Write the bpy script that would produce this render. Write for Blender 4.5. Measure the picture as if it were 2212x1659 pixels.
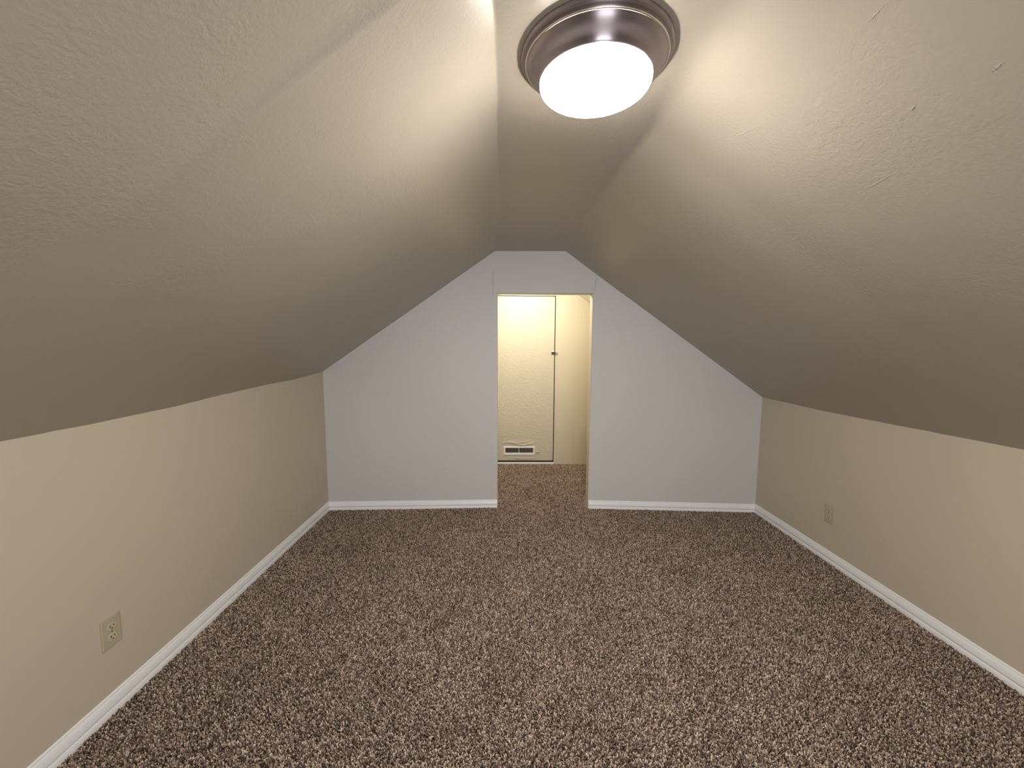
import bpy, bmesh, math, random
from mathutils import Vector, Matrix, noise as mnoise
from mathutils.bvhtree import BVHTree
import numpy as np

# ------------------------------------------------------------------ scene, camera, light, exposure
S = bpy.context.scene
for o in list(bpy.data.objects):
    bpy.data.objects.remove(o)
C = S.collection

CAM_H = 1.35
cam_data = bpy.data.cameras.new('camera')
cam_data.sensor_width = 36.0
cam_data.lens = 865.9 / 2212 * 36.0
cam_data.clip_start = 0.02
cam = bpy.data.objects.new('camera', cam_data)
C.objects.link(cam)
PITCH, YAW, ROLL = 0.0994, -0.01595, 0.00484
_x, _f, _u = Vector((1, 0, 0)), Vector((0, math.cos(PITCH), -math.sin(PITCH))), Vector((0, math.sin(PITCH), math.cos(PITCH)))
_c, _s = math.cos(ROLL), math.sin(ROLL)
_x, _u = _x * _c + _u * _s, _u * _c - _x * _s
_Z = Matrix.Rotation(YAW, 3, 'Z')
_x, _u, _f = _Z @ _x, _Z @ _u, _Z @ _f
cam.matrix_world = Matrix(((_x.x, _u.x, -_f.x, 0), (_x.y, _u.y, -_f.y, 0), (_x.z, _u.z, -_f.z, CAM_H), (0, 0, 0, 1)))
S.camera = cam

world = bpy.data.worlds.new('world')
S.world = world
world.use_nodes = True
world.node_tree.nodes['Background'].inputs[0].default_value = (0.02, 0.02, 0.025, 1)
world.node_tree.nodes['Background'].inputs[1].default_value = 0.3

S.view_settings.view_transform = 'Standard'
S.view_settings.look = 'None'
S.view_settings.gamma = 1.0
S.view_settings.use_curve_mapping = False
S.view_settings.exposure = 0.0

DIFFUSER_STRENGTH = 124.0                       # the frosted ceiling light
DIFFUSER_COLOR = (1.0, 0.955, 0.885)
LANDING_POWER = 29.0                           # the lamp above the landing, behind the lintel
LANDING_COLOR = (1.0, 0.92, 0.76)
ld = bpy.data.lights.new('landing_lamp', 'POINT')
ld.energy = LANDING_POWER
ld.color = LANDING_COLOR
ld.shadow_soft_size = 0.055
lo = bpy.data.objects.new('landing_lamp', ld)
lo.location = (0.19, 3.79, 1.96)
C.objects.link(lo)
WINDOW = (-0.30, 0.90, 0.55, 1.65)             # x0, x1, z0, z1 of the gable window behind the camera
wd = bpy.data.lights.new('window_daylight', 'AREA')
wd.shape = 'RECTANGLE'
wd.size, wd.size_y = WINDOW[1] - WINDOW[0] - 0.12, WINDOW[3] - WINDOW[2] - 0.12
wd.energy = 28.0
wd.spread = math.radians(125)
wd.color = (0.94, 0.96, 1.0)
wo = bpy.data.objects.new('window_daylight', wd)
wo.location = ((WINDOW[0] + WINDOW[1]) / 2, -1.66, (WINDOW[2] + WINDOW[3]) / 2)
wo.rotation_euler = (math.pi / 2, 0, 0)
C.objects.link(wo)

# ------------------------------------------------------------------ materials
def nt(m):
    m.use_nodes = True
    n = m.node_tree
    b = n.nodes['Principled BSDF']
    return n, b

def mat(name, color, rough=0.5, metal=0.0, spec=0.5):
    m = bpy.data.materials.new(name)
    n, b = nt(m)
    b.inputs['Base Color'].default_value = (*color, 1)
    b.inputs['Roughness'].default_value = rough
    b.inputs['Metallic'].default_value = metal
    b.inputs['Specular IOR Level'].default_value = spec
    return m

def N(n, kind, **kw):
    x = n.nodes.new(kind)
    for k, v in kw.items():
        setattr(x, k, v)
    return x

def noise_tex(n, coord, scale, detail=2.0, rough=0.5, dist=0.0):
    t = N(n, 'ShaderNodeTexNoise')
    t.inputs['Scale'].default_value = scale
    t.inputs['Detail'].default_value = detail
    t.inputs['Roughness'].default_value = rough
    t.inputs['Distortion'].default_value = dist
    n.links.new(coord, t.inputs['Vector'])
    return t.outputs[0]

def ramp(n, src, p0, p1, c0=(0, 0, 0, 1), c1=(1, 1, 1, 1)):
    r = N(n, 'ShaderNodeValToRGB')
    r.color_ramp.elements[0].position = p0
    r.color_ramp.elements[1].position = p1
    r.color_ramp.elements[0].color = c0
    r.color_ramp.elements[1].color = c1
    n.links.new(src, r.inputs[0])
    return r.outputs[0]

def mth(n, op, a, b=None):
    x = N(n, 'ShaderNodeMath', operation=op)
    for i, v in enumerate((a, b)):
        if v is None:
            continue
        if isinstance(v, (int, float)):
            x.inputs[i].default_value = v
        else:
            n.links.new(v, x.inputs[i])
    return x.outputs[0]

def paint(name, color, rough=0.42, peel=0.35, peel_scale=170.0, patch=True, spec=0.45, var=0.03):
    """rolled wall paint: fine orange peel whose depth varies in patches, faint tonal drift"""
    m = bpy.data.materials.new(name)
    n, b = nt(m)
    geo = N(n, 'ShaderNodeNewGeometry')
    P = geo.outputs['Position']
    tone = noise_tex(n, P, 1.7, 3)
    mix = N(n, 'ShaderNodeMix', data_type='RGBA')
    mix.inputs[6].default_value = (*[c * (1 - var) for c in color], 1)
    mix.inputs[7].default_value = (*[min(1, c * (1 + var)) for c in color], 1)
    n.links.new(tone, mix.inputs[0])
    n.links.new(mix.outputs[2], b.inputs['Base Color'])
    b.inputs['Roughness'].default_value = rough
    b.inputs['Specular IOR Level'].default_value = spec
    fine = noise_tex(n, P, peel_scale, 2, 0.6, 0.3)
    coarse = noise_tex(n, P, peel_scale * 0.32, 3, 0.55, 1.2)
    h = mth(n, 'ADD', mth(n, 'MULTIPLY', fine, 0.5), mth(n, 'MULTIPLY', coarse, 0.7))
    if patch:
        msk = ramp(n, noise_tex(n, P, 2.6, 2), 0.42, 0.66, (0.3, 0.3, 0.3, 1), (1, 1, 1, 1))
        h = mth(n, 'MULTIPLY', h, msk)
    bp = N(n, 'ShaderNodeBump')
    bp.inputs['Strength'].default_value = peel
    bp.inputs['Distance'].default_value = 0.0016
    n.links.new(h, bp.inputs['Height'])
    n.links.new(bp.outputs[0], b.inputs['Normal'])
    return m

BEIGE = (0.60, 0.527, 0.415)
M_SLOPE = paint('beige_paint_shaded', (0.435, 0.388, 0.316), 0.36, 0.95, 140)  # same paint as the walls, darkened to put shade into the ceiling colour
M_WALL = paint('beige_paint_lit', BEIGE, 0.5, 0.16, 190, False)  # lightened so the knee walls carry extra light in their colour
M_END = paint('beige_paint_cool_lit', (0.62, 0.605, 0.58), 0.5, 0.14, 190, False)  # greyed and lightened: the cool light on the end wall is painted in
M_CREAM = paint('cream_landing_paint', (0.60, 0.548, 0.43), 0.45, 0.25, 90)
M_TRIM = paint('white_trim_paint', (0.92, 0.91, 0.91), 0.3, 0.12, 120, False, var=0.015)
M_DARK = mat('gap_shade_black', (0.01, 0.009, 0.008), 0.9)
M_ALMOND = mat('almond_plastic', (0.50, 0.44, 0.30), 0.35)
M_ALMOND2 = mat('almond_receptacle', (0.56, 0.50, 0.36), 0.3)
M_SLOT = mat('slot_black', (0.012, 0.01, 0.008), 0.7)
M_SCREW = mat('screw_metal', (0.5, 0.46, 0.36), 0.35, 0.8)
M_REGISTER = mat('white_enamel', (0.86, 0.83, 0.76), 0.35)
M_CHROME = mat('chrome', (0.75, 0.73, 0.70), 0.18, 1.0)
M_LATCH = mat('tarnished_metal', (0.06, 0.05, 0.045), 0.35, 0.9)

def door_paint():
    m = bpy.data.materials.new('cream_trowelled_door_paint')
    n, b = nt(m)
    b.inputs['Base Color'].default_value = (0.60, 0.552, 0.445, 1)
    b.inputs['Roughness'].default_value = 0.38
    geo = N(n, 'ShaderNodeNewGeometry')
    mp = N(n, 'ShaderNodeMapping')
    mp.inputs['Rotation'].default_value = (0, 0.5, 0)
    mp.inputs['Scale'].default_value = (1.0, 1.0, 2.0)
    n.links.new(geo.outputs['Position'], mp.inputs[0])
    a = noise_tex(n, mp.outputs[0], 9, 5, 0.62, 2.6)
    c = noise_tex(n, mp.outputs[0], 26, 3, 0.55, 1.5)
    h = mth(n, 'ADD', a, mth(n, 'MULTIPLY', ramp(n, c, 0.47, 0.53), 0.10))
    bp = N(n, 'ShaderNodeBump')
    bp.inputs['Strength'].default_value = 0.75
    bp.inputs['Distance'].default_value = 0.006
    n.links.new(h, bp.inputs['Height'])
    n.links.new(bp.outputs[0], b.inputs['Normal'])
    return m
M_DOOR = door_paint()

def brushed():
    m = bpy.data.materials.new('dark_brushed_bronze')
    n, b = nt(m)
    b.inputs['Base Color'].default_value = (0.32, 0.275, 0.285, 1)
    b.inputs['Metallic'].default_value = 0.9
    b.inputs['Roughness'].default_value = 0.33
    tc = N(n, 'ShaderNodeTexCoord')
    g = N(n, 'ShaderNodeSeparateXYZ')
    n.links.new(tc.outputs['Object'], g.inputs[0])
    r = mth(n, 'SQRT', mth(n, 'ADD', mth(n, 'MULTIPLY', g.outputs[0], g.outputs[0]), mth(n, 'MULTIPLY', g.outputs[1], g.outputs[1])))
    cmb = N(n, 'ShaderNodeCombineXYZ')
    n.links.new(r, cmb.inputs[0])
    n.links.new(g.outputs[2], cmb.inputs[1])
    f = noise_tex(n, cmb.outputs[0], 900, 2)
    bp = N(n, 'ShaderNodeBump')
    bp.inputs['Strength'].default_value = 0.12
    bp.inputs['Distance'].default_value = 0.0006
    n.links.new(f, bp.inputs['Height'])
    n.links.new(bp.outputs[0], b.inputs['Normal'])
    b.inputs['Anisotropic'].default_value = 0.85
    b.inputs['Anisotropic Rotation'].default_value = 0.25
    tg = N(n, 'ShaderNodeTangent', direction_type='RADIAL', axis='Z')
    n.links.new(tg.outputs[0], b.inputs['Tangent'])
    return m
M_BRONZE = brushed()
M_BRIGHT = mat('polished_bead', (0.85, 0.78, 0.68), 0.22, 1.0)

def diffuser():
    m = bpy.data.materials.new('lit_frosted_glass')
    n, b = nt(m)
    b.inputs['Base Color'].default_value = (0.9, 0.9, 0.88, 1)
    b.inputs['Emission Color'].default_value = (*DIFFUSER_COLOR, 1)
    b.inputs['Emission Strength'].default_value = DIFFUSER_STRENGTH
    return m
M_GLOW = diffuser()

def tuft_mat():
    m = bpy.data.materials.new('carpet_yarn')
    n, b = nt(m)
    oi = N(n, 'ShaderNodeObjectInfo')
    r = N(n, 'ShaderNodeValToRGB')
    cr = r.color_ramp
    cr.interpolation = 'LINEAR'
    stops = [(0.0, (0.055, 0.037, 0.028)), (0.25, (0.169, 0.119, 0.092)), (0.5, (0.311, 0.232, 0.182)), (0.75, (0.459, 0.358, 0.284)), (1.0, (0.756, 0.634, 0.506))]
    cr.elements[0].position, cr.elements[0].color = 0.0, (*stops[0][1], 1)
    cr.elements[1].position, cr.elements[1].color = 1.0, (*stops[-1][1], 1)
    for p, c in stops[1:-1]:
        e = cr.elements.new(p)
        e.color = (*c, 1)
    n.links.new(oi.outputs['Random'], r.inputs[0])
    geo = N(n, 'ShaderNodeNewGeometry')
    v = noise_tex(n, geo.outputs['Position'], 3.6, 4, 0.65, 0.8)
    v = ramp(n, v, 0.35, 0.65, (0.92, 0.915, 0.91, 1), (1.12, 1.125, 1.13, 1))
    mx = N(n, 'ShaderNodeMix', data_type='RGBA', blend_type='MULTIPLY')
    mx.inputs[0].default_value = 1.0
    n.links.new(r.outputs[0], mx.inputs[6])
    n.links.new(v, mx.inputs[7])
    n.links.new(mx.outputs[2], b.inputs['Base Color'])
    b.inputs['Roughness'].default_value = 0.9
    b.inputs['Specular IOR Level'].default_value = 0.15
    return m
M_TUFT = tuft_mat()

def backing_mat():
    m = bpy.data.materials.new('carpet_backing')
    n, b = nt(m)
    geo = N(n, 'ShaderNodeNewGeometry')
    v = ramp(n, noise_tex(n, geo.outputs['Position'], 260, 3, 0.6), 0.35, 0.65, (0.06, 0.042, 0.033, 1), (0.30, 0.24, 0.19, 1))
    n.links.new(v, b.inputs['Base Color'])
    b.inputs['Roughness'].default_value = 0.95
    return m
M_BACK = backing_mat()

# ------------------------------------------------------------------ helpers
def link(name, me, m, parent=None, smooth=False):
    if m is not None:
        me.materials.append(m)
    if smooth:
        for p in me.polygons:
            p.use_smooth = True
    o = bpy.data.objects.new(name, me)
    C.objects.link(o)
    if parent is not None:
        o.parent = parent
    return o

def from_bm(name, bm, m, parent=None, smooth=False):
    bmesh.ops.recalc_face_normals(bm, faces=bm.faces)
    me = bpy.data.meshes.new(name)
    bm.to_mesh(me)
    bm.free()
    return link(name, me, m, parent, smooth)

def from_py(name, v, f, m, parent=None, smooth=False, recalc=False):
    me = bpy.data.meshes.new(name)
    me.from_pydata([tuple(float(c) for c in p) for p in v], [], f)
    if recalc:
        bm = bmesh.new()
        bm.from_mesh(me)
        bmesh.ops.recalc_face_normals(bm, faces=bm.faces)
        bm.to_mesh(me)
        bm.free()
    me.update()
    return link(name, me, m, parent, smooth)

def struct(o):
    o['kind'] = 'structure'
    return o

def thing(name, label, cat, loc, rot=0.0, group=None):
    o = bpy.data.objects.new(name, None)
    o.empty_display_size = 0.05
    C.objects.link(o)
    o.location = loc
    o.rotation_euler = (0, 0, rot)
    o['label'], o['category'] = label, cat
    if group:
        o['group'] = group
    return o

def box(bm, x0, x1, y0, y1, z0, z1, bev=0.0, seg=2):
    t = bmesh.new()
    bmesh.ops.create_cube(t, size=1)
    bmesh.ops.scale(t, vec=(x1 - x0, y1 - y0, z1 - z0), verts=t.verts)
    bmesh.ops.translate(t, vec=((x0 + x1) / 2, (y0 + y1) / 2, (z0 + z1) / 2), verts=t.verts)
    if bev > 0:
        bmesh.ops.bevel(t, geom=t.edges[:], offset=bev, segments=seg, affect='EDGES', profile=0.5)
    me = bpy.data.meshes.new('tmp')
    t.to_mesh(me)
    t.free()
    bm.from_mesh(me)
    bpy.data.meshes.remove(me)

def lathe(name, prof, m, parent=None, seg=128, smooth=True):
    v, f = [], []
    k = len(prof)
    for i in range(seg):
        a = 2 * math.pi * i / seg
        for r, z in prof:
            v.append((r * math.cos(a), r * math.sin(a), z))
    for i in range(seg):
        j = (i + 1) % seg
        for q in range(k - 1):
            f.append((i * k + q, j * k + q, j * k + q + 1, i * k + q + 1))
    o = from_py(name, v, f, m, parent, smooth, recalc=True)
    return o

def lerp_table(tab, y):
    if y <= tab[0][0]:
        return tab[0][1]
    for (a, va), (b, vb) in zip(tab, tab[1:]):
        if y <= b:
            t = (y - a) / (b - a)
            return va + (vb - va) * t
    return tab[-1][1]

def sstep(t):
    t = max(0.0, min(1.0, t))
    return t * t * (3 - 2 * t)

# ------------------------------------------------------------------ room dimensions (metres)
XL, XR = -1.441, 2.035                 # knee walls
YB = -1.65                             # wall behind the camera
ZC = 2.073                             # flat strip of ceiling
LC, LD, RD, RC = (-1.441, 3.177), (-0.069, 3.224), (0.689, 3.202), (2.035, 3.118)   # end wall: corners and door opening
Y_LAND = 4.435
KNEE_L = [(-2, 1.066), (1.4, 1.066), (1.76, 1.072), (2.05, 1.086), (2.45, 1.099), (2.74, 1.102), (3.0, 1.116), (3.18, 1.128)]
KNEE_R = [(-2, 0.948), (1.5, 0.947), (2.1, 0.938), (2.5, 0.933), (3.12, 0.940)]
EDGE_L = [(-2, -0.032), (0.92, -0.030), (0.985, -0.0265), (1.09, -0.0255), (1.24, -0.0265), (1.355, -0.031), (1.5, -0.033), (1.92, -0.040), (2.39, -0.052), (3.22, -0.087)]
EDGE_R = [(-2, 0.475), (1.08, 0.474), (1.25, 0.482), (1.41, 0.494), (1.6, 0.481), (2.0, 0.474), (3.22, 0.466)]

def end_y(x):
    if x < LD[0]:
        return LC[1] + (x - LC[0]) / (LD[0] - LC[0]) * (LD[1] - LC[1])
    if x < RD[0]:
        return LD[1] + (x - LD[0]) / (RD[0] - LD[0]) * (RD[1] - LD[1])
    return RD[1] + (x - RD[0]) / (RC[0] - RD[0]) * (RC[1] - RD[1])

def wob(y, z, s, a):
    return a * mnoise.noise(Vector((y * s, z * s, 3.7)))

# rows along the room, denser at the drywall seam near the camera
ys = [YB - 0.02 + (0.5 - YB + 0.02) * i / 24 for i in range(24)]
ys += [0.5 + 0.4 * i / 60 for i in range(60)]
ys += [0.9 + (3.30 - 0.9) * i / 110 for i in range(111)]
TL = [(-2, 0.005), (1.5, 0.005), (1.9, 0.012), (2.4, 0.05), (2.8, 0.04), (3.15, 0.01), (3.3, 0.01)]      # softness of the taped edges
TR = [(-2, 0.04), (1.0, 0.04), (1.4, 0.02), (2.0, 0.025), (2.5, 0.05), (2.8, 0.04), (3.15, 0.01), (3.3, 0.01)]

def bez(a, b, c, t):
    return a * (1 - t) ** 2 + b * 2 * t * (1 - t) + c * t * t

def section(y):
    xe, xr = lerp_table(EDGE_L, y), lerp_table(EDGE_R, y)
    xe += 0.0018 * mnoise.noise(Vector((y * 9, 0, 1))) * (1.0 if y < 2 else 0.4)
    kl, kr = Vector((XL, y, lerp_table(KNEE_L, y))), Vector((XR, y, lerp_table(KNEE_R, y)))
    kl.z += 0.0015 * mnoise.noise(Vector((y * 12, 5, 1)))
    kr.z += 0.0015 * mnoise.noise(Vector((y * 12, 9, 1)))
    el, er = Vector((xe, y, ZC)), Vector((xr, y, ZC))
    return kl, el, er, kr

def seam(y, s):
    """near drywall panel of the left slope stands back from the seam at y = 0.78 (s = metres down the slope)"""
    A = 1.0 - sstep((s - 0.42) / 0.5)
    d = 0.78 - y
    if d <= 0:
        return -0.0022 * math.exp(d / 0.05) * A
    return A * (-0.0022 + 0.0090 * (1 - (1 - min(1.0, d / 0.040)) ** 2) + 0.003 * sstep(d / 0.4))

def slope_mesh(name, left):
    v, f = [], []
    NS, NB = 60, 6
    for y in ys:
        kl, el, er, kr = section(y)
        k, e, inward = (kl, el, Vector((1, 0, 0))) if left else (kr, er, Vector((-1, 0, 0)))
        t = lerp_table(TL if left else TR, y)
        dv = (e - k)
        L = dv.length
        u = dv / L
        nrm = Vector((-u.z, 0, u.x)) if left else Vector((u.z, 0, -u.x))   # away from the room
        p1 = e - u * t
        p3 = e + inward * t
        row = []
        k2 = k - u * 0.06
        row.append(k2)
        for i in range(NS + 1):
            w = i / NS
            p = k + (p1 - k) * w
            s = (p - e).length
            d = 0.0
            env = max(0.0, math.sin(math.pi * w)) ** 0.5
            d += 0.0030 * mnoise.noise(Vector((y * 1.6, s * 1.8, 2.0 if left else 8.0))) * env
            d += 0.0009 * mnoise.noise(Vector((y * 6, s * 6, 5.0 if left else 1.0))) * env
            if left:
                d += seam(y, s) * min(1, w * 6)
            row.append(p + nrm * d)
        sd = seam(y, 0.0) if left else 0
        for i in range(1, NB + 1):
            tt = 0.5 * i / NB
            row.append(bez(p1, e, p3, tt) + nrm * (sd * (1 - i / NB)))
        v += row
    w = len(v) // len(ys)
    for i in range(len(ys) - 1):
        for j in range(w - 1):
            f.append((i * w + j, i * w + j + 1, (i + 1) * w + j + 1, (i + 1) * w + j))
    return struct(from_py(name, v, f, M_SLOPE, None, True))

def flat_mesh():
    v = []
    NB, NM = 6, 16
    for y in ys:
        kl, el, er, kr = section(y)
        ul, ur = (el - kl).normalized(), (er - kr).normalized()
        tl, tr = lerp_table(TL, y), lerp_table(TR, y)
        row = [bez(el - ul * tl, el, el + Vector((tl, 0, 0)), 0.5 + 0.5 * i / NB) for i in range(NB + 1)]
        a, b = row[-1], er - Vector((tr, 0, 0))
        row += [a + (b - a) * (i / NM) + Vector((0, 0, 0.0010 * mnoise.noise(Vector((y * 4, i * 0.3, 4))) * math.sin(math.pi * i / NM))) for i in range(1, NM)]
        row += [bez(b, er, er - ur * tr, 0.5 * i / NB) for i in range(NB + 1)]
        v += row
    w = len(v) // len(ys)
    f = []
    for i in range(len(ys) - 1):
        for j in range(w - 1):
            f.append((i * w + j, i * w + j + 1, (i + 1) * w + j + 1, (i + 1) * w + j))
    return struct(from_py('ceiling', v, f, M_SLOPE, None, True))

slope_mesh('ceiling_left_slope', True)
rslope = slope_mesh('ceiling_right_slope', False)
rtree = BVHTree.FromPolygons([v_.co[:] for v_ in rslope.data.vertices], [p_.vertices[:] for p_ in rslope.data.polygons])
SCARS = [((0.829, 0.724), (0.824, 0.701), 0.0025, 0.0009), ((0.661, 0.788), (0.657, 0.748), 0.002, 0.0009), ((0.923, 1.073), (0.913, 0.960), 0.0030, 0.0006),
         ((0.819, 0.850), (0.814, 0.838), 0.002, 0.0012), ((0.645, 1.26), (0.672, 1.118), 0.0030, 0.0006)]
def scar(a, b, w, h):
    """small raised tool mark in the plaster of the right slope"""
    n_ = Vector((-0.588, 0, -0.809))
    kr_ = lambda x: ZC - 0.727 * (x - 0.475)
    A_, B_ = Vector((a[0], a[1], kr_(a[0]))), Vector((b[0], b[1], kr_(b[0])))
    side = (B_ - A_).normalized().cross(n_)
    v, f = [], []
    NN = 14
    for i in range(NN + 1):
        t = i / NN
        e = math.sin(math.pi * t) ** 0.7 if 0 < t < 1 else 0
        c = A_ + (B_ - A_) * t + side * (w * 0.5 * math.sin(i * 1.7))
        c = rtree.find_nearest(c)[0]
        for dx, dh in ((-w, -0.0006), (-w * 0.3, h * e), (w * 0.2, h * e * 0.7), (w, -0.0006)):
            v.append(c + side * dx * (0.5 + 0.5 * e) + n_ * dh)
    for i in range(NN):
        for q in range(3):
            f.append((i * 4 + q, i * 4 + q + 1, i * 4 + q + 5, i * 4 + q + 4))
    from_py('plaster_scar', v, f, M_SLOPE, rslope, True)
for sc in SCARS:
    scar(*sc)
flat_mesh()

# floor slab and knee walls
bm = bmesh.new()
box(bm, XL - 0.1, XR + 0.1, YB - 0.1, Y_LAND + 0.25, -0.12, -0.012)
struct(from_bm('floor', bm, M_BACK))

def knee_wall(name, x, tab, sgn):
    v, f = [], []
    for y in [YB + (3.24 - YB) * i / 120 for i in range(121)]:
        zt = lerp_table(tab, y) + 0.012
        for q in range(9):
            v.append((x + sgn * 0.0012 * mnoise.noise(Vector((y * 1.5, q * 0.4, x))), y, -0.03 + (zt + 0.03) * q / 8))
    for i in range(120):
        for j in range(8):
            f.append((i * 9 + j, i * 9 + j + 1, (i + 1) * 9 + j + 1, (i + 1) * 9 + j))
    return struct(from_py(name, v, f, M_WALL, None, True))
knee_wall('wall_left', XL, KNEE_L, 1)
knee_wall('wall_right', XR, KNEE_R, 1)

# wall behind the camera
wx0, wx1, wz0, wz1 = WINDOW
bm = bmesh.new()
og = [(XL - 0.1, -0.03), (XR + 0.1, -0.03), (XR + 0.1, 0.93), (0.475, 2.12), (-0.03, 2.12), (XL - 0.1, 1.0)]
wg = [(wx0, wz0), (wx1, wz0), (wx1, wz1), (wx0, wz1)]
ov = [bm.verts.new((x, YB, z)) for x, z in og]
iv = [bm.verts.new((x, YB, z)) for x, z in wg]
for idx in ((0, 1, 'b', 'a'), (1, 2, 'c', 'b'), (2, 3, 'c'), (3, 4, 'd', 'c'), (4, 5, 'd'), (5, 0, 'a', 'd')):
    bm.faces.new([ov[k] if isinstance(k, int) else iv['abcd'.index(k)] for k in idx])
rv = [bm.verts.new((x, YB - 0.12, z)) for x, z in wg]
for i in range(4):
    bm.faces.new((iv[i], iv[(i + 1) % 4], rv[(i + 1) % 4], rv[i]))
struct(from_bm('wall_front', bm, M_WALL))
win = bpy.data.objects.new('window_1', None)
C.objects.link(win)
struct(win)
def wbox(name, a, m):
    b_ = bmesh.new()
    box(b_, *a, 0.003)
    return from_bm(name, b_, m, win)
for a in ((wx0 - 0.07, wx0, YB, YB + 0.018, wz0 - 0.07, wz1 + 0.07), (wx1, wx1 + 0.07, YB, YB + 0.018, wz0 - 0.07, wz1 + 0.07), (wx0, wx1, YB, YB + 0.018, wz1, wz1 + 0.07), (wx0, wx1, YB, YB + 0.018, wz0 - 0.07, wz0)):
    wbox('window_casing', a, M_TRIM)
for a in ((wx0, wx0 + 0.05, YB - 0.08, YB - 0.04, wz0, wz1), (wx1 - 0.05, wx1, YB - 0.08, YB - 0.04, wz0, wz1), (wx0 + 0.05, wx1 - 0.05, YB - 0.08, YB - 0.04, wz1 - 0.05, wz1), (wx0 + 0.05, wx1 - 0.05, YB - 0.08, YB - 0.04, wz0, wz0 + 0.05), (wx0 + 0.05, wx1 - 0.05, YB - 0.08, YB - 0.04, (wz0 + wz1) / 2 - 0.02, (wz0 + wz1) / 2 + 0.02)):
    wbox('window_frame', a, M_TRIM)
M_GLASS = mat('window_glass', (1, 1, 1), 0.0)
M_GLASS.node_tree.nodes['Principled BSDF'].inputs['Transmission Weight'].default_value = 1.0
wbox('pane', (wx0 + 0.05, wx1 - 0.05, YB - 0.063, YB - 0.057, wz0 + 0.05, wz1 - 0.05), M_GLASS)

# end wall with its door opening: left and right fields, header; 0.10 m thick
TH = 0.10
DZ = 1.752
def prism(pts, thick, name, m, parent=None, seg=1):
    n = len(pts)
    v = [Vector(p) for p in pts] + [Vector(p) + Vector((0, thick, 0)) for p in pts]
    f = [tuple(range(n)), tuple(range(2 * n - 1, n - 1, -1))]
    for i in range(n):
        j = (i + 1) % n
        f.append((i, n + i, n + j, j))
    return from_py(name, v, f, m, parent, recalc=True)

def top_l(x):
    return 1.128 + (x - XL) / (-0.087 - XL) * (ZC - 1.128) + 0.012
def top_r(x):
    return 0.940 + (XR - x) / (XR - 0.466) * (ZC - 0.940) + 0.012
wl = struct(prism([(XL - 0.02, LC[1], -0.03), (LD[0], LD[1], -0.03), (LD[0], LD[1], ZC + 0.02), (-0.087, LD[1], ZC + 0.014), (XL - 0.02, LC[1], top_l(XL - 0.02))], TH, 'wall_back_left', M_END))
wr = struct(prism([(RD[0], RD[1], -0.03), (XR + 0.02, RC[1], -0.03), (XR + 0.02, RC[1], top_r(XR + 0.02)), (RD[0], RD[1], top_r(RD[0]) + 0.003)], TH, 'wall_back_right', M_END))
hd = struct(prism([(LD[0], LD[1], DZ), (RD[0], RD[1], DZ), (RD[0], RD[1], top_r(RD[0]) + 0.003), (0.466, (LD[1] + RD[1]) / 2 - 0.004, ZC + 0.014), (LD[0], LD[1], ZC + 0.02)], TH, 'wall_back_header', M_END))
# plaster bead ridges beside the patched header
def ridge(name, path, w, h, parent):
    v, f = [], []
    for i, (x, z) in enumerate(path):
        y = end_y(x)
        env = max(0.0, math.sin(math.pi * i / (len(path) - 1))) ** 0.5
        for q, (dx, dy) in enumerate(((-w, 0.0005), (-w * 0.4, -h * env), (w * 0.4, -h * env), (w, 0.0005))):
            v.append((x + dx, y + dy, z))
    for i in range(len(path) - 1):
        for q in range(3):
            f.append((i * 4 + q, i * 4 + q + 1, i * 4 + q + 5, i * 4 + q + 4))
    return from_py(name, v, f, M_END, parent, True)
ridge('plaster_ridge', [(0.705 + 0.003 * math.sin(i * .5) - (0.012 * (i - 9) / 5 if i > 9 else 0), 1.905 - 0.15 * i / 14) for i in range(15)], 0.007, 0.007, wr)
ridge('plaster_ridge', [(-0.102 + 0.002 * math.sin(i * .7), 1.93 - 0.19 * i / 14) for i in range(15)], 0.005, 0.004, wl)
ridge('plaster_ridge', [(-0.06 + 0.0005 * i, 2.066 + 0.0012 * math.sin(i * 0.9)) for i in range(2, 16)], 0.003, 0.001, hd)
# cream-painted reveal of the opening (jambs and soffit)
bm = bmesh.new()
box(bm, RD[0] - 0.004, RD[0] + 0.002, RD[1] + 0.003, RD[1] + TH, -0.02, DZ + 0.002)
struct(from_bm('trim_1', bm, M_CREAM))
bm = bmesh.new()
box(bm, LD[0] - 0.002, LD[0] + 0.004, LD[1] + 0.003, LD[1] + TH, -0.02, DZ + 0.002)
struct(from_bm('trim_2', bm, M_CREAM))
bm = bmesh.new()
box(bm, LD[0] + 0.004, RD[0] - 0.004, LD[1] + 0.003, LD[1] + TH - 0.02, DZ - 0.004, DZ + 0.001)
struct(from_bm('trim_3', bm, M_CREAM))

# ------------------------------------------------------------------ landing beyond the opening
LX0, LX1 = -0.42, 1.02
DX0, DX1, DZ0, DZ1 = -0.225, 0.5465, 0.019, 1.8765
def quad_wall(name, rects, y, m):
    bm = bmesh.new()
    for x0, x1, z0, z1 in rects:
        box(bm, x0, x1, y, y + 0.05, z0, z1)
    return struct(from_bm(name, bm, m))
bm = bmesh.new()
YL = Y_LAND
# one board with the door cut out, outline follows the gable
outline = [(LX0, -0.03), (DX0, -0.03), (DX0, DZ1), (DX1, DZ1), (DX1, -0.03), (LX1, -0.03), (LX1, 1.735), (0.53, 2.09), (-0.09, 2.09), (LX0, 1.86)]
vs = [bm.verts.new((x, YL, z)) for x, z in outline]
vs2 = [bm.verts.new((x, YL + 0.05, z)) for x, z in outline]
bm.faces.new(vs)
bm.faces.new(list(reversed(vs2)))
for i in range(len(vs)):
    j = (i + 1) % len(vs)
    bm.faces.new((vs[i], vs2[i], vs2[j], vs[j]))
landing_back = struct(from_bm('wall_landing_back', bm, M_CREAM))
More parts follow.
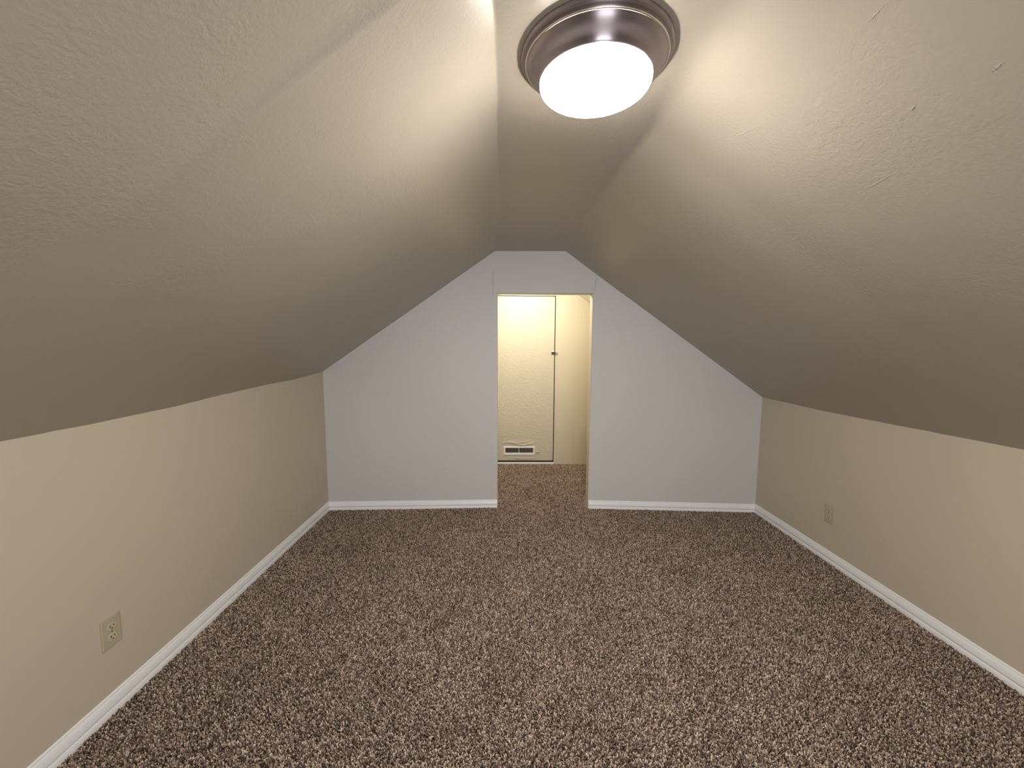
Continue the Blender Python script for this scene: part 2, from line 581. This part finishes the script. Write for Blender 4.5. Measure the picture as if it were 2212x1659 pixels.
# low patched board at the foot of the wall, right side
bm = bmesh.new()
box(bm, 0.775, LX1, YL - 0.006, YL + 0.002, -0.02, 0.452, 0.003)
from_bm('patched_board', bm, M_CREAM, landing_back)
struct(from_py('wall_landing_left', [(LX0, 3.27, -0.03), (LX0, YL, -0.03), (LX0, YL, 1.9), (LX0, 3.27, 1.9)], [(0, 1, 2, 3)], M_CREAM))
struct(from_py('wall_landing_right', [(LX1, 3.27, -0.03), (LX1, YL, -0.03), (LX1, YL, 1.78), (LX1, 3.27, 1.78)], [(0, 1, 2, 3)], M_CREAM))
prof = [(LX0 - 0.01, 1.83), (-0.087, 2.073), (0.53, 2.073), (LX1 + 0.01, 1.715)]
v = [(x, y, z) for x, z in prof for y in (3.27, YL + 0.02)]
struct(from_py('ceiling_landing', v, [(2 * i, 2 * i + 1, 2 * i + 3, 2 * i + 2) for i in range(3)], M_CREAM))
# back faces of the end wall seen from the landing take the cream paint
# near-black box painting in the shade behind the landing door
bm = bmesh.new()
box(bm, DX0 - 0.05, DX1 + 0.05, YL + 0.055, YL + 0.35, -0.03, DZ1 + 0.05)
struct(from_bm('door_gap_shade', bm, M_DARK))
# sill strip under the door
bm = bmesh.new()
box(bm, DX0, DX1, YL - 0.004, YL + 0.008, -0.03, DZ0 - 0.001, 0.002)
struct(from_bm('trim_4', bm, M_TRIM))

# landing door
door = bpy.data.objects.new('door_1', None)
C.objects.link(door)
door.location = (DX0 + 0.006, YL, DZ0)
struct(door)
def local_bm(bm):
    bmesh.ops.translate(bm, vec=(-(DX0 + 0.006), -YL, -DZ0), verts=bm.verts)
    return bm
bm = bmesh.new()
# register cut-out left open in the slab
vx0, vx1, vz0, vz1 = -0.002, 0.316, 0.120, 0.182
x0, x1, z0, z1 = DX0 + 0.006, DX1 - 0.009, 0.035, DZ1 - 0.008
xs, zs = [x0, vx0, vx1, x1], [z0, vz0, vz1, z1]
g = {}
for k, yy in enumerate((YL - 0.002, YL + 0.036)):
    for i, x in enumerate(xs):
        for j, z in enumerate(zs):
            g[i, j, k] = bm.verts.new((x, yy, z))
for i in range(3):
    for j in range(3):
        if i == 1 and j == 1:
            continue
        bm.faces.new((g[i, j, 0], g[i + 1, j, 0], g[i + 1, j + 1, 0], g[i, j + 1, 0]))
        bm.faces.new((g[i, j, 1], g[i, j + 1, 1], g[i + 1, j + 1, 1], g[i + 1, j, 1]))
for i in range(3):
    bm.faces.new((g[i, 0, 0], g[i, 0, 1], g[i + 1, 0, 1], g[i + 1, 0, 0]))
    bm.faces.new((g[i, 3, 0], g[i + 1, 3, 0], g[i + 1, 3, 1], g[i, 3, 1]))
    bm.faces.new((g[0, i, 0], g[0, i + 1, 0], g[0, i + 1, 1], g[0, i, 1]))
    bm.faces.new((g[3, i, 0], g[3, i, 1], g[3, i + 1, 1], g[3, i + 1, 0]))
for a, b in (((1, 1), (2, 1)), ((2, 1), (2, 2)), ((2, 2), (1, 2)), ((1, 2), (1, 1))):
    bm.faces.new((g[a[0], a[1], 0], g[b[0], b[1], 0], g[b[0], b[1], 1], g[a[0], a[1], 1]))
local_bm(bm)
slab = from_bm('door_panel', bm, M_DOOR, door)
bv = slab.modifiers.new('bevel', 'BEVEL')
bv.width, bv.segments = 0.004, 2
bv.limit_method = 'ANGLE'

# floor register let into the door, with its fins
reg = None
bm = bmesh.new()
for a in ((-0.022, 0.336, 0.099, 0.125), (-0.022, 0.336, 0.178, 0.201), (-0.022, 0.002, 0.125, 0.178), (0.311, 0.336, 0.125, 0.178)):
    pass
ox0, ox1, oz0, oz1, ix0, ix1, iz0, iz1 = -0.022, 0.335, 0.099, 0.202, 0.001, 0.312, 0.125, 0.180
loops = []
for (ax0, ax1, az0, az1, dy) in ((ox0, ox1, oz0, oz1, 0.0), (ox0 + 0.004, ox1 - 0.004, oz0 + 0.004, oz1 - 0.004, -0.008), (ix0 - 0.004, ix1 + 0.004, iz0 - 0.004, iz1 + 0.004, -0.008), (ix0, ix1, iz0, iz1, -0.004), (ix0, ix1, iz0, iz1, 0.012)):
    loops.append([bm.verts.new((x, YL - 0.002 + dy, z)) for x, z in ((ax0, az0), (ax1, az0), (ax1, az1), (ax0, az1))])
for a, b in zip(loops, loops[1:]):
    for i in range(4):
        j = (i + 1) % 4
        bm.faces.new((a[i], a[j], b[j], b[i]))
local_bm(bm)
reg = from_bm('vent_register', bm, M_REGISTER, door)
reg['label'] = 'white metal air register low in the door'
rb = reg.modifiers.new('bevel', 'BEVEL')
rb.width, rb.segments, rb.limit_method = 0.003, 2, 'ANGLE'
fin_me = None
nf = 34
for i in range(nf):
    x = ix0 + (ix1 - ix0) * (i + 0.5) / nf
    if fin_me is None:
        bm = bmesh.new()
        box(bm, -0.0011, 0.0011, -0.003, 0.012, iz0 - 0.001, iz1 + 0.001)
        bmesh.ops.translate(bm, vec=(0, 0, -DZ0), verts=bm.verts)
        fin_me = bpy.data.meshes.new('slat')
        bm.to_mesh(fin_me)
        bm.free()
        fin_me.materials.append(mat('register_fin', (0.34, 0.32, 0.29), 0.4))
    s = bpy.data.objects.new('slat', fin_me)
    C.objects.link(s)
    s.parent = reg
    s.location = (x - (DX0 + 0.006), 0, 0)
    s.rotation_euler = (0, 0, 0)
bm = bmesh.new()
box(bm, 0.150, 0.1555, YL - 0.006, YL + 0.004, iz0 - 0.001, iz1 + 0.001)
local_bm(bm)
from_bm('center_bar', bm, M_REGISTER, reg)

# torn, lumpy skim of paint round the register
rnd = random.Random(4)
def skim(name, pts, h, parent):
    """raised irregular lip following an open path (x, z, half width)"""
    bm = bmesh.new()
    rows = []
    n = len(pts)
    for i, (x, z, w) in enumerate(pts):
        e = math.sin(math.pi * (i + 0.4) / (n - 0.2)) ** 0.6
        rows.append([bm.verts.new((x, YL - 0.0015 - dy * e, z + dz * w)) for dz, dy in ((-1.4, 0), (-0.8, h * 1.2), (0.1, h * 1.8), (1.1, h * 1.4), (1.4, 0))])
    for a, b in zip(rows, rows[1:]):
        for q in range(4):
            bm.faces.new((a[q], a[q + 1], b[q + 1], b[q]))
    local_bm(bm)
    return from_bm(name, bm, M_DOOR, parent, True)
skim('paint_ridge', [(-0.042 + 0.38 * i / 22, 0.232 + 0.016 * math.sin(i * 0.33) + 0.002 * rnd.uniform(-1, 1) - (0.02 if i in (0,) else 0), 0.006 + 0.003 * math.sin(i * 1.1)) for i in range(23)], 0.007, door)
skim('paint_ridge', [(-0.03 + 0.30 * i / 18, 0.250 + 0.006 * math.sin(i * 0.5), 0.004 + 0.002 * math.sin(i * 1.9)) for i in range(19)], 0.004, door)
skim('paint_ridge', [(0.02 + 0.36 * i / 18, 0.066 + 0.006 * math.sin(i * 0.35 + 1), 0.004 + 0.002 * math.sin(i * 1.3)) for i in range(19)], 0.004, door)
skim('paint_ridge', [(0.338 + 0.055 * i / 6, 0.137 + 0.002 * math.sin(i), 0.005 - 0.0004 * i) for i in range(7)], 0.007, door)

# little bar latch across the door edge
bm = bmesh.new()
box(bm, 0.505, 0.535, YL - 0.012, YL - 0.001, 1.238, 1.270, 0.002)
t = bmesh.new()
local_bm(bm)
latch = from_bm('latch_case', bm, M_LATCH, door)
latch['label'] = 'small dark metal latch case'
bm = bmesh.new()
box(bm, 0.506, 0.534, YL - 0.0135, YL - 0.003, 1.264, 1.274, 0.002)
local_bm(bm)
from_bm('latch_plate', bm, M_CHROME, latch)
bm = bmesh.new()
path = [(0.520, 1.262), (0.532, 1.260), (0.542, 1.254), (0.553, 1.250), (0.563, 1.252), (0.568, 1.260)]
rows = []
for x, z in path:
    rows.append([bm.verts.new((x, YL - 0.020 + dy, z + dz)) for dy, dz in ((0, -0.004), (0.007, -0.004), (0.007, 0.004), (0, 0.004))])
for a, b in zip(rows, rows[1:]):
    for q in range(4):
        bm.faces.new((a[q], a[(q + 1) % 4], b[(q + 1) % 4], b[q]))
bm.faces.new(rows[0])
bm.faces.new(list(reversed(rows[-1])))
local_bm(bm)
from_bm('latch_bar', bm, M_LATCH, latch)
bm = bmesh.new()
box(bm, 0.549, 0.566, YL - 0.018, YL - 0.000, 1.256, 1.268, 0.002)
from_bm('latch_keeper', bm, M_CHROME, landing_back)

# ------------------------------------------------------------------ baseboards
PROF = [(0.0145, -0.015), (0.0144, 0.006), (0.0134, 0.013), (0.0118, 0.0175), (0.0104, 0.0192), (0.0008, 0.0196), (0.0008, 0.0246), (0.0116, 0.0246), (0.0120, 0.0270), (0.0116, 0.0340), (0.0102, 0.0430), (0.0082, 0.0505), (0.0062, 0.0550), (0.0030, 0.0558), (0.0030, 0.0575), (0.0050, 0.0580), (0.0042, 0.0635), (0.0022, 0.0668), (0.0, 0.0675)]
def offset_path(path, t, side):
    pts = [Vector(p) for p in path]
    out = []
    for i, p in enumerate(pts):
        ns = []
        if i > 0:
            d = (pts[i] - pts[i - 1]).normalized()
            ns.append(Vector((d.y, -d.x)) * side)
        if i < len(pts) - 1:
            d = (pts[i + 1] - pts[i]).normalized()
            ns.append(Vector((d.y, -d.x)) * side)
        if len(ns) == 1:
            out.append(p + ns[0] * t)
        else:
            m = (ns[0] + ns[1]).normalized()
            out.append(p + m * (t / m.dot(ns[0])))
    return out
def baseboard_run(names, path, side, hscales, m):
    offs = [offset_path(path, t, side) for t, z in PROF]
    for sgi, nm in enumerate(names):
        hs = hscales[sgi]
        v, f = [], []
        NR = 40
        for r in range(NR + 1):
            w = r / NR
            for q, (t, z) in enumerate(PROF):
                a, b = offs[q][sgi], offs[q][sgi + 1]
                p = a + (b - a) * w
                hh = hs[0] + (hs[1] - hs[0]) * w
                v.append((p.x, p.y, z * hh if z > 0 else z))
        k = len(PROF)
        for r in range(NR):
            for q in range(k - 1):
                f.append((r * k + q, r * k + q + 1, (r + 1) * k + q + 1, (r + 1) * k + q))
        f.append(tuple(range(k)))
        f.append(tuple(range(NR * k + k - 1, NR * k - 1, -1)))
        struct(from_py(nm, v, f, m, recalc=True))
baseboard_run(['baseboard_left', 'baseboard_back_left'], [(XL, YB), (XL, LC[1]), (LD[0] + 0.001, LD[1])], 1, [(1.13, 1.0), (0.98, 0.92)], M_TRIM)
baseboard_run(['baseboard_right', 'baseboard_back_right'], [(XR, YB), (XR, RC[1]), (RD[0] - 0.001, RD[1])], -1, [(1.06, 1.0), (0.95, 0.97)], M_TRIM)

# ------------------------------------------------------------------ ceiling light
LXc, LYc = 0.2235, 1.083
light = thing('ceiling_light', 'lit round flush-mount ceiling light with dark metal pan and frosted white glass', 'ceiling light', (LXc, LYc, ZC))
lathe('pan', [(0.060, 0.0), (0.1830, 0.0), (0.1868, -0.0015), (0.1878, -0.005), (0.1874, -0.010), (0.1855, -0.0140), (0.1800, -0.0165), (0.1765, -0.0185),
              (0.1728, -0.0230), (0.1690, -0.0290), (0.1630, -0.0370), (0.1570, -0.0420), (0.1510, -0.0475), (0.1460, -0.0530), (0.1425, -0.0580), (0.1405, -0.0620)], M_BRONZE, light)
lathe('trim_ring', [(0.1764, -0.0182), (0.1774, -0.0205), (0.1766, -0.0228), (0.1745, -0.0238), (0.1725, -0.0230)], M_BRIGHT, light)['label'] = 'polished bead ring'
lathe('retaining_ring', [(0.1410, -0.0610), (0.1415, -0.0632), (0.1400, -0.0650), (0.1380, -0.0650), (0.1370, -0.0630)], M_BRONZE, light)
gl = [(0.1372, -0.058), (0.1382, -0.0630), (0.1388, -0.0680)]
for i in range(1, 17):
    a = math.pi / 2 * i / 16
    gl.append((max(0.0005, 0.1390 * math.cos(a) ** 0.62), -0.0680 - 0.0260 * math.sin(a) ** 1.0))
glass = lathe('glass_diffuser', gl, M_GLOW, light)
glass['label'] = 'glowing frosted white glass bowl'

# ------------------------------------------------------------------ outlets
def outlet(label, loc, rotz):
    t = thing('electrical_outlet', label, 'outlet', loc, rotz, 'duplex outlets on the knee walls')
    # local frame: wall is the plane y = 0, room on -y side
    bm = bmesh.new()
    box(bm, -0.035, 0.035, -0.0055, 0.001, -0.0572, 0.0572, 0.0035, 3)
    from_bm('cover_plate', bm, M_ALMOND, t)
    for s in (1, -1):
        bm = bmesh.new()
        # rounded receptacle face
        vv = []
        for k in range(32):
            a = 2 * math.pi * k / 32
            x = 0.0172 * math.cos(a)
            z = max(-0.0138, min(0.0138, 0.0172 * math.sin(a)))
            vv.append((x, z))
        a_ = [bm.verts.new((x, -0.0050, z)) for x, z in vv]
        b_ = [bm.verts.new((x, -0.0072, z)) for x, z in vv]
        c_ = [bm.verts.new((x * 0.95, -0.0076, z * 0.95)) for x, z in vv]
        for p, q in ((a_, b_), (b_, c_)):
            for k in range(32):
                bm.faces.new((p[k], p[(k + 1) % 32], q[(k + 1) % 32], q[k]))
        bm.faces.new(list(reversed(c_)))
        r = from_bm('receptacle', bm, M_ALMOND2, t)
        r.location = (0, 0, s * 0.0195)
        for (x0, x1, z0, z1) in ((-0.0077, -0.0050, -0.0015, 0.0070), (0.0050, 0.0073, -0.0008, 0.0063)):
            bm = bmesh.new()
            box(bm, x0, x1, -0.0079, -0.006, z0, z1)
            from_bm('slot', bm, M_SLOT, r)
        bm = bmesh.new()
        bmesh.ops.create_cone(bm, cap_ends=True, segments=12, radius1=0.0026, radius2=0.0026, depth=0.002, matrix=Matrix.Translation((0, -0.0069, -0.0072)) @ Matrix.Rotation(math.pi / 2, 4, 'X'))
        from_bm('slot', bm, M_SLOT, r)
    bm = bmesh.new()
    bmesh.ops.create_cone(bm, cap_ends=True, segments=16, radius1=0.0032, radius2=0.0026, depth=0.0016, matrix=Matrix.Translation((0, -0.0061, 0)) @ Matrix.Rotation(math.pi / 2, 4, 'X'))
    from_bm('screw', bm, M_SCREW, t)
    return t
outlet('almond duplex outlet near the camera on the left knee wall, above the white baseboard', (XL, 1.390, 0.2985), math.pi / 2)
outlet('almond duplex outlet toward the far corner of the right knee wall', (XR, 2.388, 0.2985), -math.pi / 2)

# ------------------------------------------------------------------ carpet pile: tufts instanced over the backing
def carpet():
    rs = np.random.RandomState(7)
    step = 0.0049
    def cells(x0, x1, y0, y1):
        gx, gy = np.meshgrid(np.arange(x0, x1, step), np.arange(y0, y1, step))
        p = np.stack([gx.ravel(), gy.ravel()], 1)
        return p + rs.uniform(-0.45, 0.45, p.shape) * step
    A = cells(XL + 0.015, XR - 0.015, 0.40, 3.215)
    ylim = np.where(A[:, 0] < LD[0], LC[1] + (A[:, 0] - LC[0]) / (LD[0] - LC[0]) * (LD[1] - LC[1]) - 0.014,
                    np.where(A[:, 0] < RD[0], 9, RD[1] + (A[:, 0] - RD[0]) / (RC[0] - RD[0]) * (RC[1] - RD[1]) - 0.014))
    A = A[A[:, 1] < ylim]
    B = cells(LD[0] + 0.008, RD[0] - 0.008, 3.215, 3.32)
    D = cells(LX0 + 0.005, LX1 - 0.005, 3.325, YL - 0.008)
    P = np.concatenate([A, B, D])
    n = len(P)
    co = np.zeros((n, 3), 'f')
    co[:, :2] = P
    co[:, 2] = -0.012
    me = bpy.data.meshes.new('carpet_pile')
    me.vertices.add(n)
    me.vertices.foreach_set('co', co.ravel())
    # combed patches lean the pile
    lean = np.zeros((n, 3), 'f')
    ph = np.sin(P[:, 0] * 4.1 + 1.3 * np.sin(P[:, 1] * 2.3)) * np.cos(P[:, 1] * 3.7 + np.sin(P[:, 0] * 3.1))
    lean[:, 0] = rs.uniform(-0.55, 0.55, n) + 0.18 * ph
    lean[:, 1] = rs.uniform(-0.55, 0.55, n) + 0.18 * np.sin(P[:, 0] * 2.2 + P[:, 1] * 5.0)
    lean[:, 2] = rs.uniform(0, 6.283, n)
    at = me.attributes.new('lean', 'FLOAT_VECTOR', 'POINT')
    at.data.foreach_set('vector', lean.ravel())
    sc = rs.uniform(0.75, 1.25, n).astype('f')
    a2 = me.attributes.new('size', 'FLOAT', 'POINT')
    a2.data.foreach_set('value', sc)
    o = link('carpet', me, None)
    # one tuft: tapering, slightly kinked twist of yarn
    bm = bmesh.new()
    rings = []
    for k, (r, z, dx) in enumerate(((0.0020, -0.001, 0), (0.0027, 0.006, 0.0004), (0.0024, 0.0105, 0.0012), (0.0010, 0.0125, 0.0018))):
        rings.append([bm.verts.new((dx + r * math.cos(2 * math.pi * q / 5 + k * 0.6), r * 0.8 * math.sin(2 * math.pi * q / 5 + k * 0.6), z)) for q in range(5)])
    for a, b in zip(rings, rings[1:]):
        for q in range(5):
            bm.faces.new((a[q], a[(q + 1) % 5], b[(q + 1) % 5], b[q]))
    bm.faces.new(rings[-1])
    tm = bpy.data.meshes.new('tuft')
    bm.to_mesh(tm)
    bm.free()
    tm.materials.append(M_TUFT)
    to = bpy.data.objects.new('carpet_tuft', tm)       # source shape, not linked to the scene
    ng = bpy.data.node_groups.new('pile', 'GeometryNodeTree')
    ng.interface.new_socket('Geometry', in_out='INPUT', socket_type='NodeSocketGeometry')
    ng.interface.new_socket('Geometry', in_out='OUTPUT', socket_type='NodeSocketGeometry')
    gi, go = ng.nodes.new('NodeGroupInput'), ng.nodes.new('NodeGroupOutput')
    m2p = ng.nodes.new('GeometryNodeMeshToPoints')
    ip = ng.nodes.new('GeometryNodeInstanceOnPoints')
    oi = ng.nodes.new('GeometryNodeObjectInfo')
    oi.inputs['Object'].default_value = to
    na = ng.nodes.new('GeometryNodeInputNamedAttribute')
    na.data_type = 'FLOAT_VECTOR'
    na.inputs[0].default_value = 'lean'
    nb = ng.nodes.new('GeometryNodeInputNamedAttribute')
    nb.data_type = 'FLOAT'
    nb.inputs[0].default_value = 'size'
    L = ng.links.new
    L(gi.outputs[0], m2p.inputs['Mesh'])
    L(m2p.outputs[0], ip.inputs['Points'])
    L(oi.outputs['Geometry'], ip.inputs['Instance'])
    e2r = ng.nodes.new('FunctionNodeEulerToRotation')
    L([s for s in na.outputs if s.enabled][0], e2r.inputs[0])
    L(e2r.outputs[0], ip.inputs['Rotation'])
    L([s for s in nb.outputs if s.enabled][0], ip.inputs['Scale'])
    L(ip.outputs[0], go.inputs[0])
    md = o.modifiers.new('pile', 'NODES')
    md.node_group = ng
    o['kind'] = 'stuff'
    o['label'] = 'mottled brown and beige cut-pile carpet covering the whole attic floor'
    o['category'] = 'carpet'
    return o
carpet()
